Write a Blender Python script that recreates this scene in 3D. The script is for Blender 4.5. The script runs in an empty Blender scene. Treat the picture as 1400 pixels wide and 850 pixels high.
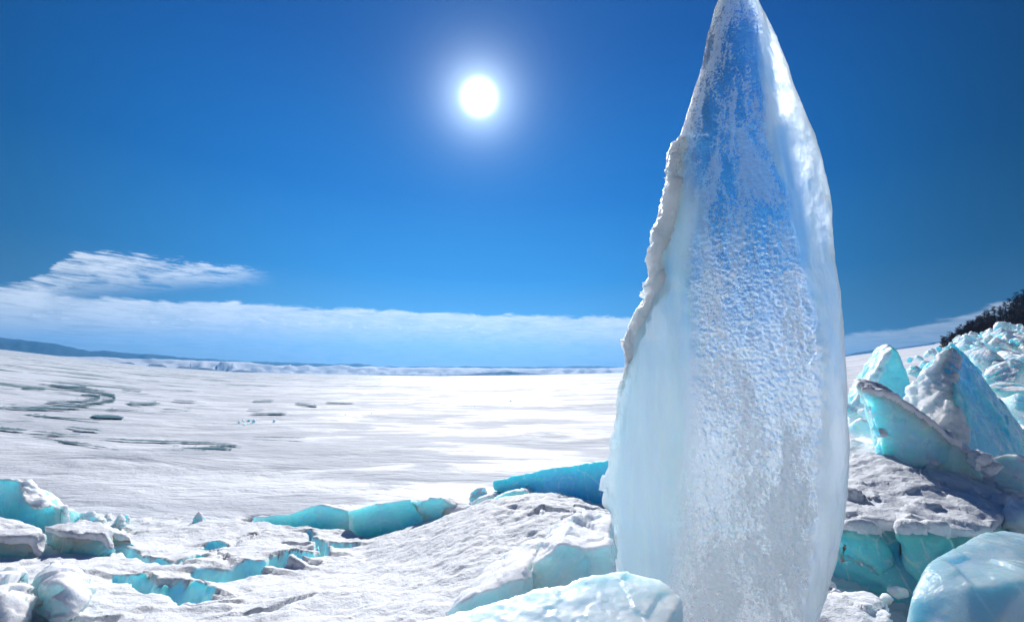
import bpy, bmesh, math, random
import numpy as np
from mathutils import Vector, Matrix
rnd = random.Random(7)
col = bpy.context.scene.collection
SC = bpy.context.scene

# ------------------------------------------------------------------ camera model (one wide lens, tilted up, 1 degree of roll)
F = 622.; PIT = math.radians(8.14); ROLL = 0.02; H = 1.5
fw = np.array([0, math.cos(PIT), math.sin(PIT)]); r0 = np.array([1, 0, 0.]); u0 = np.array([0, -math.sin(PIT), math.cos(PIT)])
RV = r0*math.cos(ROLL)+u0*math.sin(ROLL); UV = -r0*math.sin(ROLL)+u0*math.cos(ROLL)
EYE = np.array([0, 0, H])
def ray(x, y):
    return fw+RV*(x-700)/F+UV*(425-y)/F
def P(x, y, Y):
    d = ray(x, y); return d/d[1]*Y+EYE
def az_of(x, y):
    d = ray(x, y); return math.degrees(math.atan2(d[0], d[1]))
def tan_el(x, y):
    d = ray(x, y); return d[2]/math.hypot(d[0], d[1])

cam_d = bpy.data.cameras.new('camera'); cam = bpy.data.objects.new('camera', cam_d); col.objects.link(cam)
cam_d.sensor_width = 36; cam_d.lens = 36*F/1400; cam_d.clip_start = 0.05; cam_d.clip_end = 60000
m = Matrix([[RV[0], UV[0], -fw[0], 0], [RV[1], UV[1], -fw[1], 0], [RV[2], UV[2], -fw[2], H], [0, 0, 0, 1]])
cam.matrix_world = m; SC.camera = cam

# ------------------------------------------------------------------ numpy noise
def _hash(ix, iy, iz, s):
    with np.errstate(over='ignore'):
        h = (ix.astype(np.uint32)*np.uint32(374761393)) ^ (iy.astype(np.uint32)*np.uint32(668265263)) ^ (iz.astype(np.uint32)*np.uint32(2147483647-1234567)) ^ np.uint32((s*974711+12345) & 0xffffffff)
        h = (h ^ (h >> np.uint32(13)))*np.uint32(1274126177); h = (h ^ (h >> np.uint32(16)))*np.uint32(2246822519); h = h ^ (h >> np.uint32(13))
    return h
def _h01(h): return h.astype(np.float64)/4294967295.
def perlin(p, s=0):
    p = np.asarray(p, float); i = np.floor(p).astype(np.int64); f = p-i; w = f*f*f*(f*(f*6-15)+10); out = 0
    for dx in (0, 1):
        for dy in (0, 1):
            for dz in (0, 1):
                h = _hash(i[:, 0]+dx, i[:, 1]+dy, i[:, 2]+dz, s)
                gx = _h01(h)*2-1; gy = _h01(h*np.uint32(1664525)+np.uint32(1013904223))*2-1; gz = _h01(h*np.uint32(22695477)+np.uint32(1))*2-1
                d = gx*(f[:, 0]-dx)+gy*(f[:, 1]-dy)+gz*(f[:, 2]-dz)
                out = out+d*(w[:, 0] if dx else 1-w[:, 0])*(w[:, 1] if dy else 1-w[:, 1])*(w[:, 2] if dz else 1-w[:, 2])
    return out*1.5
def fbm(p, s=0, o=4, g=.5):
    t = 0; a = 1; q = np.asarray(p, float)
    for k in range(o): t = t+a*perlin(q, s+k*17); q = q*2.03+7.1; a *= g
    return t
def worley(p, s=0):
    p = np.asarray(p, float); i = np.floor(p).astype(np.int64); F1 = np.full(len(p), 9.); F2 = np.full(len(p), 9.); cell = np.zeros(len(p))
    for dx in (-1, 0, 1):
        for dy in (-1, 0, 1):
            for dz in (-1, 0, 1):
                h = _hash(i[:, 0]+dx, i[:, 1]+dy, i[:, 2]+dz, s)
                c = np.stack([i[:, 0]+dx+_h01(h), i[:, 1]+dy+_h01(h*np.uint32(1664525)+np.uint32(7)), i[:, 2]+dz+_h01(h*np.uint32(22695477)+np.uint32(3))], 1)
                d = np.linalg.norm(p-c, axis=1); m_ = d < F1
                F2 = np.where(m_, F1, np.minimum(F2, d)); cell = np.where(m_, _h01(h*np.uint32(69069)), cell); F1 = np.where(m_, d, F1)
    return F1, F2, cell
def facets(p, s=0):
    """piecewise planar height (-1..1): every worley cell a plane of its own tilt"""
    p = np.asarray(p, float); i = np.floor(p).astype(np.int64); best = np.full(len(p), 9.); out = np.zeros(len(p))
    for dx in (-1, 0, 1):
        for dy in (-1, 0, 1):
            for dz in (-1, 0, 1):
                h = _hash(i[:, 0]+dx, i[:, 1]+dy, i[:, 2]+dz, s)
                a = _h01(h); b = _h01(h*np.uint32(1664525)+np.uint32(7)); c = _h01(h*np.uint32(22695477)+np.uint32(3))
                r = p-np.stack([i[:, 0]+dx+a, i[:, 1]+dy+b, i[:, 2]+dz+c], 1); d = (r*r).sum(1)
                v = (b*2-1)*.5+(a*2-1)*r[:, 0]+(c*2-1)*r[:, 1]+(b*2-1)*r[:, 2]
                m_ = d < best; best = np.where(m_, d, best); out = np.where(m_, v, out)
    return out
def sm(a, b, x):
    t = np.clip((x-a)/(b-a), 0, 1); return t*t*(3-2*t)

# ------------------------------------------------------------------ tagging
def tag(o, label=None, cat=None, group=None, kind=None):
    if label: o['label'] = label
    if cat: o['category'] = cat
    if group: o['group'] = group
    if kind: o['kind'] = kind
    return o
def mesh_from(name, V, Fc, mats, parent=None, smooth=True, origin=None):
    V = np.asarray(V, float)
    if origin is None: origin = np.zeros(3)
    me = bpy.data.meshes.new(name); me.from_pydata((V-origin).tolist(), [], Fc if isinstance(Fc, list) else Fc.tolist()); me.update()
    if smooth: me.shade_smooth()
    for mt in (mats if isinstance(mats, (list, tuple)) else [mats]): me.materials.append(mt)
    o = bpy.data.objects.new(name, me); col.objects.link(o); o.location = origin
    if parent is not None:
        o.parent = parent; o.location = np.asarray(origin)-np.asarray(parent.location)
    return o
def setattr_(o, name, vals):
    a = o.data.attributes.new(name, 'FLOAT', 'POINT'); a.data.foreach_set('value', np.asarray(vals, np.float32))

# ------------------------------------------------------------------ node helpers
class NT:
    def __init__(s, name):
        s.m = bpy.data.materials.new(name); s.m.use_nodes = True; s.t = s.m.node_tree; s.t.nodes.clear(); s.out = s.n('ShaderNodeOutputMaterial')
    def n(s, typ, **kw):
        nd = s.t.nodes.new(typ)
        for k, v in kw.items():
            if k[0] == '_': setattr(nd, k[1:], v)
            else: s.set(nd, k, v)
        return nd
    def set(s, nd, k, v):
        key = k.replace('__', ' ')
        sock = nd.inputs[int(key[1:])] if key[0] == 'i' and key[1:].isdigit() else nd.inputs[key]
        if isinstance(v, bpy.types.NodeSocket): s.t.links.new(v, sock)
        else: sock.default_value = v
    def math(s, op, a, b=None, clamp=False):
        nd = s.t.nodes.new('ShaderNodeMath'); nd.operation = op; nd.use_clamp = clamp
        s.set(nd, 'i0', a)
        if b is not None: s.set(nd, 'i1', b)
        return nd.outputs[0]
    def mr(s, x, a, b, c=0., d=1., typ='SMOOTHSTEP'):
        nd = s.t.nodes.new('ShaderNodeMapRange'); nd.interpolation_type = typ
        for k, v in zip(('Value', 'From Min', 'From Max', 'To Min', 'To Max'), (x, a, b, c, d)): s.set(nd, k, v)
        return nd.outputs[0]
    def noise(s, vec, scale, detail=4, rough=.55, dist=0.):
        nd = s.t.nodes.new('ShaderNodeTexNoise'); s.set(nd, 'Vector', vec)
        for k, v in (('Scale', scale), ('Detail', detail), ('Roughness', rough), ('Distortion', dist)): s.set(nd, k, v)
        return nd.outputs['Fac']
    def vor(s, vec, scale, feat='F1', out='Distance'):
        nd = s.t.nodes.new('ShaderNodeTexVoronoi'); nd.feature = feat; s.set(nd, 'Vector', vec); s.set(nd, 'Scale', scale); return nd.outputs[out]
    def mapping(s, vec, scale=(1, 1, 1), rot=(0, 0, 0)):
        nd = s.t.nodes.new('ShaderNodeMapping'); s.set(nd, 'Vector', vec); nd.inputs['Scale'].default_value = scale; nd.inputs['Rotation'].default_value = rot; return nd.outputs[0]
    def mixc(s, f, a, b, typ='MIX'):
        nd = s.t.nodes.new('ShaderNodeMix'); nd.data_type = 'RGBA'; nd.blend_type = typ
        for i, v in ((0, f), (6, a), (7, b)):
            if isinstance(v, bpy.types.NodeSocket): s.t.links.new(v, nd.inputs[i])
            else: nd.inputs[i].default_value = v if i == 0 else (*v, 1)
        return nd.outputs[2]
    def mixs(s, f, a, b):
        nd = s.t.nodes.new('ShaderNodeMixShader'); s.set(nd, 'i0', f); s.t.links.new(a, nd.inputs[1]); s.t.links.new(b, nd.inputs[2]); return nd.outputs[0]
    def bump(s, h, strength, dist, nrm=None):
        nd = s.t.nodes.new('ShaderNodeBump'); s.set(nd, 'Height', h); s.set(nd, 'Strength', strength); s.set(nd, 'Distance', dist)
        if nrm is not None: s.set(nd, 'Normal', nrm)
        return nd.outputs[0]
    def attr(s, name):
        nd = s.t.nodes.new('ShaderNodeAttribute'); nd.attribute_name = name; return nd.outputs['Fac']
    def pr(s, base=(.8, .8, .8), rough=.5, nrm=None, sss=0., rad=(1, 1, 1), ssc=.1, ior=1.31, trans=0., spec=.5):
        nd = s.t.nodes.new('ShaderNodeBsdfPrincipled')
        s.set(nd, 'Base Color', base if isinstance(base, bpy.types.NodeSocket) else (*base, 1)); s.set(nd, 'Roughness', rough); s.set(nd, 'IOR', ior)
        s.set(nd, 'Subsurface Weight', sss); s.set(nd, 'Subsurface Radius', rad); s.set(nd, 'Subsurface Scale', ssc); s.set(nd, 'Transmission Weight', trans); s.set(nd, 'Specular IOR Level', spec)
        if nrm is not None: s.set(nd, 'Normal', nrm)
        return nd.outputs[0]
    def obj(s): return s.n('ShaderNodeTexCoord').outputs['Object']
    def geo(s, o): return s.n('ShaderNodeNewGeometry').outputs[o]
    def end(s, sh): s.t.links.new(sh, s.out.inputs['Surface']); return s.m

SNOW = (.875, .89, .92)
def snow_shader(T, pos, amp=1., sss=0., tint=SNOW):
    n1 = T.noise(pos, 9., 6, .65); n2 = T.noise(pos, 45., 5, .7); n3 = T.vor(T.mapping(pos, (1, 1, 1)), 170.)
    h = T.math('ADD', T.math('MULTIPLY', n1, 1.), T.math('MULTIPLY', n2, .35)); h = T.math('ADD', h, T.math('MULTIPLY', n3, .05))
    nrm = T.bump(h, .65*amp, .045*amp)
    c = T.mixc(T.mr(n1, .3, .7), tuple(.93*x for x in tint), tint)
    # single ice grains that catch the sun
    g = T.vor(pos, 420., 'F1', 'Color'); sp = T.n('ShaderNodeSeparateColor'); T.set(sp, 'Color', g)
    rough = T.mr(sp.outputs[0], .93, .97, .62, .18)
    return T.pr(c, rough, nrm, sss=sss, rad=(.7, .85, 1), ssc=.06, spec=.5)

def mat_snow(name='snow', sss=0., amp=1., tint=SNOW):
    T = NT(name); return T.end(snow_shader(T, T.geo('Position'), amp, sss, tint))

def mat_ice(name, deep=(.55, .90, .96), rad=(.08, .46, .75), ssc=.55, snow=.62, white=.35, glass=.12, fr=1.):
    """blue ice: light wanders inside, red is lost first; frost and snow lie on what faces up"""
    T = NT(name); pos = T.geo('Position')
    n1 = T.noise(pos, 3.5*fr, 5, .6, .4); n2 = T.noise(pos, 14*fr, 6, .65); cr = T.vor(T.mapping(pos, (1, 1, .6)), 5.*fr, 'DISTANCE_TO_EDGE')
    vein = T.mr(cr, 0., .035, 1., 0.)
    c = T.mixc(T.mr(n1, .35, .7), deep, tuple(min(1, x*1.0+.0) for x in (deep[0]*.75, deep[1]*.9, deep[2]*.96)))
    c = T.mixc(T.math('MULTIPLY', T.mr(n1, .5, .64), white), c, (.85, .93, .97))
    bub = T.mr(T.vor(pos, 38*fr), .08, .14, 1., 0.)
    c = T.mixc(T.math('MULTIPLY', vein, T.mr(n2, .4, .6, 0., .5)), c, (.92, .97, .98))
    c = T.mixc(T.math('MULTIPLY', bub, T.mr(n1, .5, .6, 0., .7)), c, (.95, .98, 1))
    h = T.math('ADD', T.math('MULTIPLY', n2, .5), T.math('MULTIPLY', T.vor(T.mapping(pos, (1, 1, .5)), 7.*fr, 'SMOOTH_F1'), .8))
    nrm = T.bump(h, .55, .05)
    ice = T.pr(c, T.mr(n2, .3, .7, .08, .35), nrm, sss=1., rad=rad, ssc=ssc, spec=.6)
    gl = T.pr((.75, .93, .97), .12, nrm, trans=1.)
    ice = T.mixs(glass, ice, gl)
    sepn = T.n('ShaderNodeSeparateXYZ'); T.set(sepn, 'Vector', T.geo('Normal'))
    f = T.math('ADD', sepn.outputs[2], T.math('MULTIPLY', T.math('SUBTRACT', n2, .5), .9)); f = T.math('ADD', f, T.math('MULTIPLY', T.math('SUBTRACT', n1, .5), .5))
    f = T.mr(f, snow-.06, snow+.06)
    return T.end(T.mixs(f, ice, snow_shader(T, pos, .8, 1.)))

M = {}
M['snow'] = mat_snow('snow')
M['snow_soft'] = mat_snow('snow_soft', 1., .7)
def mat_rime():
    T = NT('rime'); pos = T.geo('Position'); n = T.noise(pos, 60., 6, .7); nr = T.bump(n, .8, .012)
    return T.end(T.mixs(.22, T.pr((.88, .945, 1.), .4, nr, sss=1., rad=(.7, .9, 1.), ssc=.2, spec=.7), T.pr((.95, .98, 1.), .4, nr, trans=1.)))
M['rime'] = mat_rime()
M['blue'] = mat_ice('blue_ice')
M['deep'] = mat_ice('deep_blue_ice', (.24, .80, .90), (.035, .42, .68), .55, .85, .1, .0)
M['pale'] = mat_ice('pale_ice', (.72, .92, .96), (.25, .6, .8), .3, .5, .6, .15)
M['wall'] = mat_ice('turquoise_ice', (.52, .91, .96), (.09, .5, .72), .55, .6, .5, .06)
M['rubble'] = mat_ice('rubble_ice', (.72, .91, .97), (.2, .55, .8), .3, .42, .9, .0, .6)

def mat_lake():
    T = NT('lake_snow_crust'); pos = T.geo('Position')
    sx = T.n('ShaderNodeSeparateXYZ'); T.set(sx, 'Vector', pos); X, Y = sx.outputs[0], sx.outputs[1]
    st = T.mapping(pos, (.55, 1.5, 1), (0, 0, math.radians(-12)))
    big = T.noise(T.mapping(pos, (.05, .13, .1), (0, 0, math.radians(-8))), 1., 5, .6, .6)
    mid = T.noise(st, .55, 6, .62, .5); fine = T.noise(st, 4., 6, .7); grain = T.noise(pos, 30., 4, .7)
    # sastrugi: wind carved, long in x
    h = T.math('ADD', T.math('MULTIPLY', mid, 1.2), T.math('MULTIPLY', fine, .28)); h = T.math('ADD', h, T.math('MULTIPLY', grain, .05))
    nrm = T.bump(h, .9, .16)
    # bare dark ice where the wind swept the snow away, most of it to the left
    left = T.mr(T.math('SUBTRACT', T.math('MULTIPLY', X, -1.), T.math('MULTIPLY', Y, .12)), -5., 30., 0., .10, 'LINEAR')
    near = T.mr(Y, 8., 16., -.12, 0.)
    thr = T.math('ADD', T.math('ADD', big, left), near)
    k = T.math('ADD', thr, T.math('MULTIPLY', T.math('SUBTRACT', mid, .5), .55))
    stk = T.noise(T.mapping(pos, (.16, .5, 1), (0, 0, math.radians(-6))), 1., 7, .7, .8)
    bare = T.math('MAXIMUM', T.mr(k, .66, .72), T.mr(T.math('ADD', stk, T.math('MULTIPLY', left, 1.25)), .67, .73))
    grey = T.mr(T.math('ADD', big, T.math('MULTIPLY', T.math('SUBTRACT', mid, .5), .9)), .42, .56)
    c = T.mixc(grey, (.87, .885, .91), (.63, .66, .71))
    c = T.mixc(T.mr(fine, .52, .68, 0., .3), c, (.5, .53, .6)); c = T.mixc(T.mr(T.math('ADD', stk, T.math('MULTIPLY', left, .35)), .52, .64, 0., .5), c, (.42, .46, .52)); c = T.mixc(T.math('MULTIPLY', T.mr(mid, .5, .62), T.mr(left, 0., .08, .0, .5)), c, (.38, .44, .50))
    c = T.mixc(T.mr(left, .0, .09, 0., .5), c, (.62, .67, .75))
    c = T.mixc(T.math('MULTIPLY', bare, .85), c, (.06, .16, .19))
    rough = T.mr(T.math('MAXIMUM', grey, T.mr(stk, .48, .62)), 0., 1., .5, .8)
    return T.end(T.pr(c, rough, nrm, spec=.55, ior=1.31))
M['lake'] = mat_lake()

def mat_simple(name, c, rough=.8, nscale=.05, c2=None, bump=None):
    T = NT(name); pos = T.geo('Position'); n = T.noise(pos, nscale, 6, .65)
    cc = T.mixc(T.mr(n, .4, .6), c, c2 or c)
    return T.end(T.pr(cc, rough, T.bump(n, .6, bump) if bump else None, spec=.2))
M['mount'] = mat_simple('far_forest_range', (.02, .04, .06), .9, .0015, (.04, .06, .09))
M['dune'] = mat_simple('far_snow', (.88, .88, .9), .8, .004, (.7, .72, .76))
M['island'] = mat_simple('dark_island', (.05, .07, .09), .9, .01, (.2, .22, .26))
M['forest_floor'] = mat_simple('forest_floor', (.045, .028, .022), .95, .2, (.02, .014, .012))
M['bark'] = mat_simple('bark', (.05, .032, .024), .9, 3, (.03, .02, .016))
M['needles'] = mat_simple('winter_crown', (.085, .034, .02), .9, .4, (.022, .016, .014))
M['dark_ice'] = None
def mat_dark():
    T = NT('bare_dark_ice'); pos = T.geo('Position'); a = T.attr('edge')
    n = T.noise(T.mapping(pos, (.3, 1.5, 1)), 2.0, 9, .72, .8)
    f = T.mr(T.math('ADD', T.math('MULTIPLY', a, .7), T.math('MULTIPLY', T.math('SUBTRACT', n, .5), 4.5)), .32, .60)
    c = T.mixc(T.mr(n, .4, .65), (.03, .10, .12), (.10, .22, .25))
    ice = T.pr(c, .45, T.bump(n, .3, .02), spec=.25); tr = T.n('ShaderNodeBsdfTransparent').outputs[0]
    return T.end(T.mixs(f, tr, ice))
M['dark_ice'] = mat_dark()

# ------------------------------------------------------------------ world
SUN_EL, SUN_AZ = 33.1, -5.06
sd = np.array([math.sin(math.radians(SUN_AZ))*math.cos(math.radians(SUN_EL)), math.cos(math.radians(SUN_AZ))*math.cos(math.radians(SUN_EL)), math.sin(math.radians(SUN_EL))])
def build_world():
    w = bpy.data.worlds.new('World'); SC.world = w; w.use_nodes = True; w.cycles.sampling_method = 'AUTOMATIC'
    T = NT.__new__(NT); T.t = w.node_tree; T.t.nodes.clear(); out = T.n('ShaderNodeOutputWorld')
    sky = T.n('ShaderNodeTexSky'); sky.sky_type = 'NISHITA'; sky.sun_disc = False; sky.sun_elevation = math.radians(SUN_EL); sky.sun_rotation = math.radians(SUN_AZ)
    sky.altitude = 1500; sky.air_density = 1.; sky.dust_density = .35; sky.ozone_density = 3.
    tc = T.n('ShaderNodeTexCoord').outputs['Generated']; nv = T.n('ShaderNodeVectorMath', _operation='NORMALIZE'); T.set(nv, 'i0', tc); d = nv.outputs[0]
    sp = T.n('ShaderNodeSeparateXYZ'); T.set(sp, 'Vector', d); X, Y, Z = sp.outputs
    az = T.math('MULTIPLY', T.math('ARCTAN2', X, Y), 180/math.pi); el = T.math('MULTIPLY', T.math('ARCSINE', Z), 180/math.pi)
    hs = T.n('ShaderNodeHueSaturation'); T.set(hs, 'Color', sky.outputs[0]); hs.inputs['Saturation'].default_value = 1.32; hs.inputs['Value'].default_value = .95
    cr_ = T.n('ShaderNodeValToRGB'); T.set(cr_, 'Fac', T.math('DIVIDE', el, 60., True)); R_ = cr_.color_ramp
    R_.elements[0].position = 0; R_.elements[0].color = (.30, .60, .88, 1); R_.elements[1].position = 1; R_.elements[1].color = (.002, .035, .23, 1)
    for p_, c_ in ((.10, (.15, .46, .86)), (.2, (.03, .28, .76)), (.36, (.001, .15, .58)), (.62, (.0, .068, .37))): e_ = R_.elements.new(p_); e_.color = (*c_, 1)
    dq = T.n('ShaderNodeVectorMath', _operation='DOT_PRODUCT'); T.set(dq, 'i0', d); dq.inputs[1].default_value = sd.tolist()
    away = T.mr(dq.outputs['Value'], .58, .985, 1.25, 5.4)
    sv = T.n('ShaderNodeVectorMath', _operation='SCALE'); T.set(sv, 'i0', cr_.outputs[0]); T.set(sv, 'Scale', away)
    base = T.mixc(.99, hs.outputs[0], sv.outputs[0])
    def curve(pts):  # azimuth -> elevation of a traced cloud edge
        fc = T.n('ShaderNodeFloatCurve'); c = fc.mapping.curves[0]
        q = sorted((az_of(x, y), math.degrees(math.atan(tan_el(x, y)))) for x, y in pts)
        q = [((a+90)/180, e/40) for a, e in q]; q = [(0, q[0][1])]+q+[(1, q[-1][1])]
        for _ in range(len(q)-2): c.points.new(.5, .5)
        for pt, (a, b) in zip(c.points, q): pt.location = (a, b); pt.handle_type = 'AUTO_CLAMPED'
        fc.mapping.update(); T.set(fc, 'Value', T.math('DIVIDE', T.math('ADD', az, 90.), 180.)); return T.math('MULTIPLY', fc.outputs[0], 40.)
    cb = T.n('ShaderNodeCombineXYZ'); T.set(cb, 'X', T.math('MULTIPLY', az, .16)); T.set(cb, 'Y', T.math('MULTIPLY', el, .55)); ae = cb.outputs[0]
    nz = T.noise(T.mapping(ae, (1, 1, 1), (0, 0, .06)), 1.6, 7, .6, .7); nf = T.noise(T.mapping(ae, (.7, 2.2, 1), (0, 0, .1)), 4., 7, .65, 1.)
    top = curve([(-300, 380), (0, 394), (100, 402), (180, 407), (300, 411), (420, 418), (600, 426), (850, 431), (1155, 455), (1240, 445), (1330, 424), (1400, 405)])
    dt = T.math('SUBTRACT', T.math('ADD', top, T.math('MULTIPLY', T.math('SUBTRACT', nz, .5), 1.8)), el)       # degrees below the upper edge
    edge = T.mr(dt, 0., .45); fall = T.mr(dt, .5, 6.5, 1., .38)
    band = T.math('MULTIPLY', T.math('MULTIPLY', edge, fall), T.mr(T.math('ADD', T.math('MULTIPLY', nf, .5), T.math('MULTIPLY', nz, .5)), .32, .64, .55, 1.))
    band = T.math('MULTIPLY', band, T.mr(az, 24., 34., 1., .5))
    top2 = curve([(-300, 392), (0, 388), (50, 376), (88, 352), (115, 345), (150, 345), (210, 350), (270, 357), (355, 366), (420, 374), (1400, 400)])
    d2 = T.math('SUBTRACT', T.math('ADD', top2, T.math('MULTIPLY', T.math('ADD', T.math('SUBTRACT', nf, .5), T.math('MULTIPLY', T.math('SUBTRACT', nz, .5), 1.6)), 1.5)), el)
    wisp = T.math('MULTIPLY', T.mr(d2, 0., .5), T.mr(T.math('DIVIDE', d2, T.mr(az, -46., -30., 5.5, 2.6)), .35, 1., 1., 0.)); wisp = T.math('MULTIPLY', wisp, T.mr(az, -34., -27.5, 1., 0.)); wisp = T.math('MULTIPLY', wisp, T.mr(T.math('ADD', T.math('MULTIPLY', nf, .5), T.math('MULTIPLY', nz, .5)), .36, .6, .05, .9))
    cl = T.math('MAXIMUM', band, wisp)
    # small bright puffs under the band
    pf = T.math('MULTIPLY', T.mr(T.noise(T.mapping(ae, (2.2, 1.6, 1)), 2.4, 6, .6), .53, .60), T.math('MULTIPLY', T.mr(dt, 1.1, 1.5), T.mr(dt, 2.2, 3., 1., 0.)))
    pf = T.math('MULTIPLY', pf, T.mr(az, -2., 4., 1., .0))
    cl = T.math('MAXIMUM', cl, T.math('MULTIPLY', pf, .95))
    colr = T.mixc(T.math('MULTIPLY', cl, .93, True), base, (6.0, 6.3, 6.7))
    # horizon stays pale blue
    dp = T.n('ShaderNodeVectorMath', _operation='DOT_PRODUCT'); T.set(dp, 'i0', d); dp.inputs[1].default_value = sd.tolist()
    ang = T.math('MULTIPLY', T.math('ARCCOSINE', dp.outputs['Value']), 180/math.pi)
    def ex(k, s_, pw=1.): return T.math('MULTIPLY', T.math('EXPONENT', T.math('MULTIPLY', T.math('POWER', T.math('DIVIDE', ang, s_), pw), -1.)), k)
    g = T.math('ADD', T.math('ADD', ex(300., .95, 2.), ex(15., 1.9)), T.math('ADD', ex(1.3, 4.2), ex(.12, 12.)))
    gl = T.n('ShaderNodeVectorMath', _operation='SCALE'); gl.inputs[0].default_value = (.78, .95, 1.08); T.set(gl, 'Scale', g)
    ad = T.n('ShaderNodeVectorMath', _operation='ADD'); T.set(ad, 'i0', colr); T.set(ad, 'i1', gl.outputs[0])
    bg = T.n('ShaderNodeBackground'); T.set(bg, 'Color', ad.outputs[0]); bg.inputs['Strength'].default_value = .115
    T.t.links.new(bg.outputs[0], out.inputs['Surface'])
build_world()
sl = bpy.data.lights.new('sun', 'SUN'); so = bpy.data.objects.new('sun', sl); col.objects.link(so)
sl.energy = 4.2; sl.angle = math.radians(.53); sl.color = (1, .98, .95)
so.rotation_euler = Vector((-sd[0], -sd[1], -sd[2])).to_track_quat('-Z', 'Y').to_euler(); so.location = (0, 0, 50)

# ------------------------------------------------------------------ lake: a shallow bowl of snow covered ice reaching the far shore
HZ = [(-700, 400), (-150, 462), (0, 477), (96, 488), (206, 500), (321, 508), (450, 511), (600, 513.7), (750, 512), (850, 509), (1155, 487), (1280, 470), (1400, 455), (1700, 430), (2400, 400)]
_ha = np.array([az_of(*q) for q in HZ]); _ht = np.array([tan_el(*q) for q in HZ])
_o = np.argsort(_ha); _ha, _ht = _ha[_o], _ht[_o]
def lake_z(x, y):
    x = np.asarray(x, float); y = np.asarray(y, float); r = np.hypot(x, y)+1e-6; a = np.degrees(np.arctan2(x, y))
    t = np.interp(a, _ha, _ht)
    t = np.where(np.abs(a) > 70, t*np.clip((180-np.abs(a))/110, 0, 1), t)
    s = sm(math.log(5.5), math.log(70), np.log(r))
    return r*t*s
RIM = [(-9, 5.6), (-5, 4.8), (-3.2, 4.7), (-2.5, 4.75), (-1.5, 4.6), (-1.2, 4.5), (-.85, 4.45), (-.5, 4.4), (0, 4.3), (.5, 4.2), (1, 4.1), (2, 4.2), (3, 5), (5, 6), (9, 7)]
_rx, _ry = np.array(RIM).T
def make_lake():
    A = np.concatenate([np.linspace(-180, -75, 22)[:-1], np.linspace(-75, 75, 361), np.linspace(75, 180, 22)[1:-1]])
    Rr = np.concatenate([np.array([.01]), np.geomspace(1.2, 12, 90), np.geomspace(12.3, 4500, 190)])
    aa, rr = np.meshgrid(np.radians(A), Rr); x = rr*np.sin(aa); y = rr*np.cos(aa); z = lake_z(x, y)
    p = np.stack([x.ravel(), y.ravel(), z.ravel()], 1)
    nz = fbm(p*[.5, 1.2, 0]+[0, 0, 3], 5, 4)*.03+fbm(p*[.12, .3, 0], 9, 3)*.06
    p[:, 2] += nz*sm(4., 7., rr.ravel())
    rim = np.interp(p[:, 0], _rx, _ry); dip = sm(.05, .45, rim+.35-1.3*(1-sm(-3., -2.6, p[:, 0]))-p[:, 1]); p[:, 2] -= .9*dip
    n, k = len(Rr), len(A); ids = np.arange(n*k).reshape(n, k); nx = np.roll(ids, -1, 1)
    f = np.stack([ids[:-1], nx[:-1], nx[1:], ids[1:]], -1).reshape(-1, 4)[:, ::-1]
    tag(mesh_from('frozen_lake', p, f, M['lake']), 'wide wind-swept snow crust over the frozen lake', None, None, 'structure')
make_lake()
def hit(px, py, fn=lake_z, ymax=3000.):
    d = ray(px, py); d = d/d[1]; Ys = np.geomspace(1.0, ymax, 4000); z = H+Ys*d[2]; g = fn(Ys*d[0], Ys); k = np.argmax(z < g)
    if z[k] >= g[k]: k = len(Ys)-1
    return np.array([Ys[k]*d[0], Ys[k], g[k]])

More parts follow.
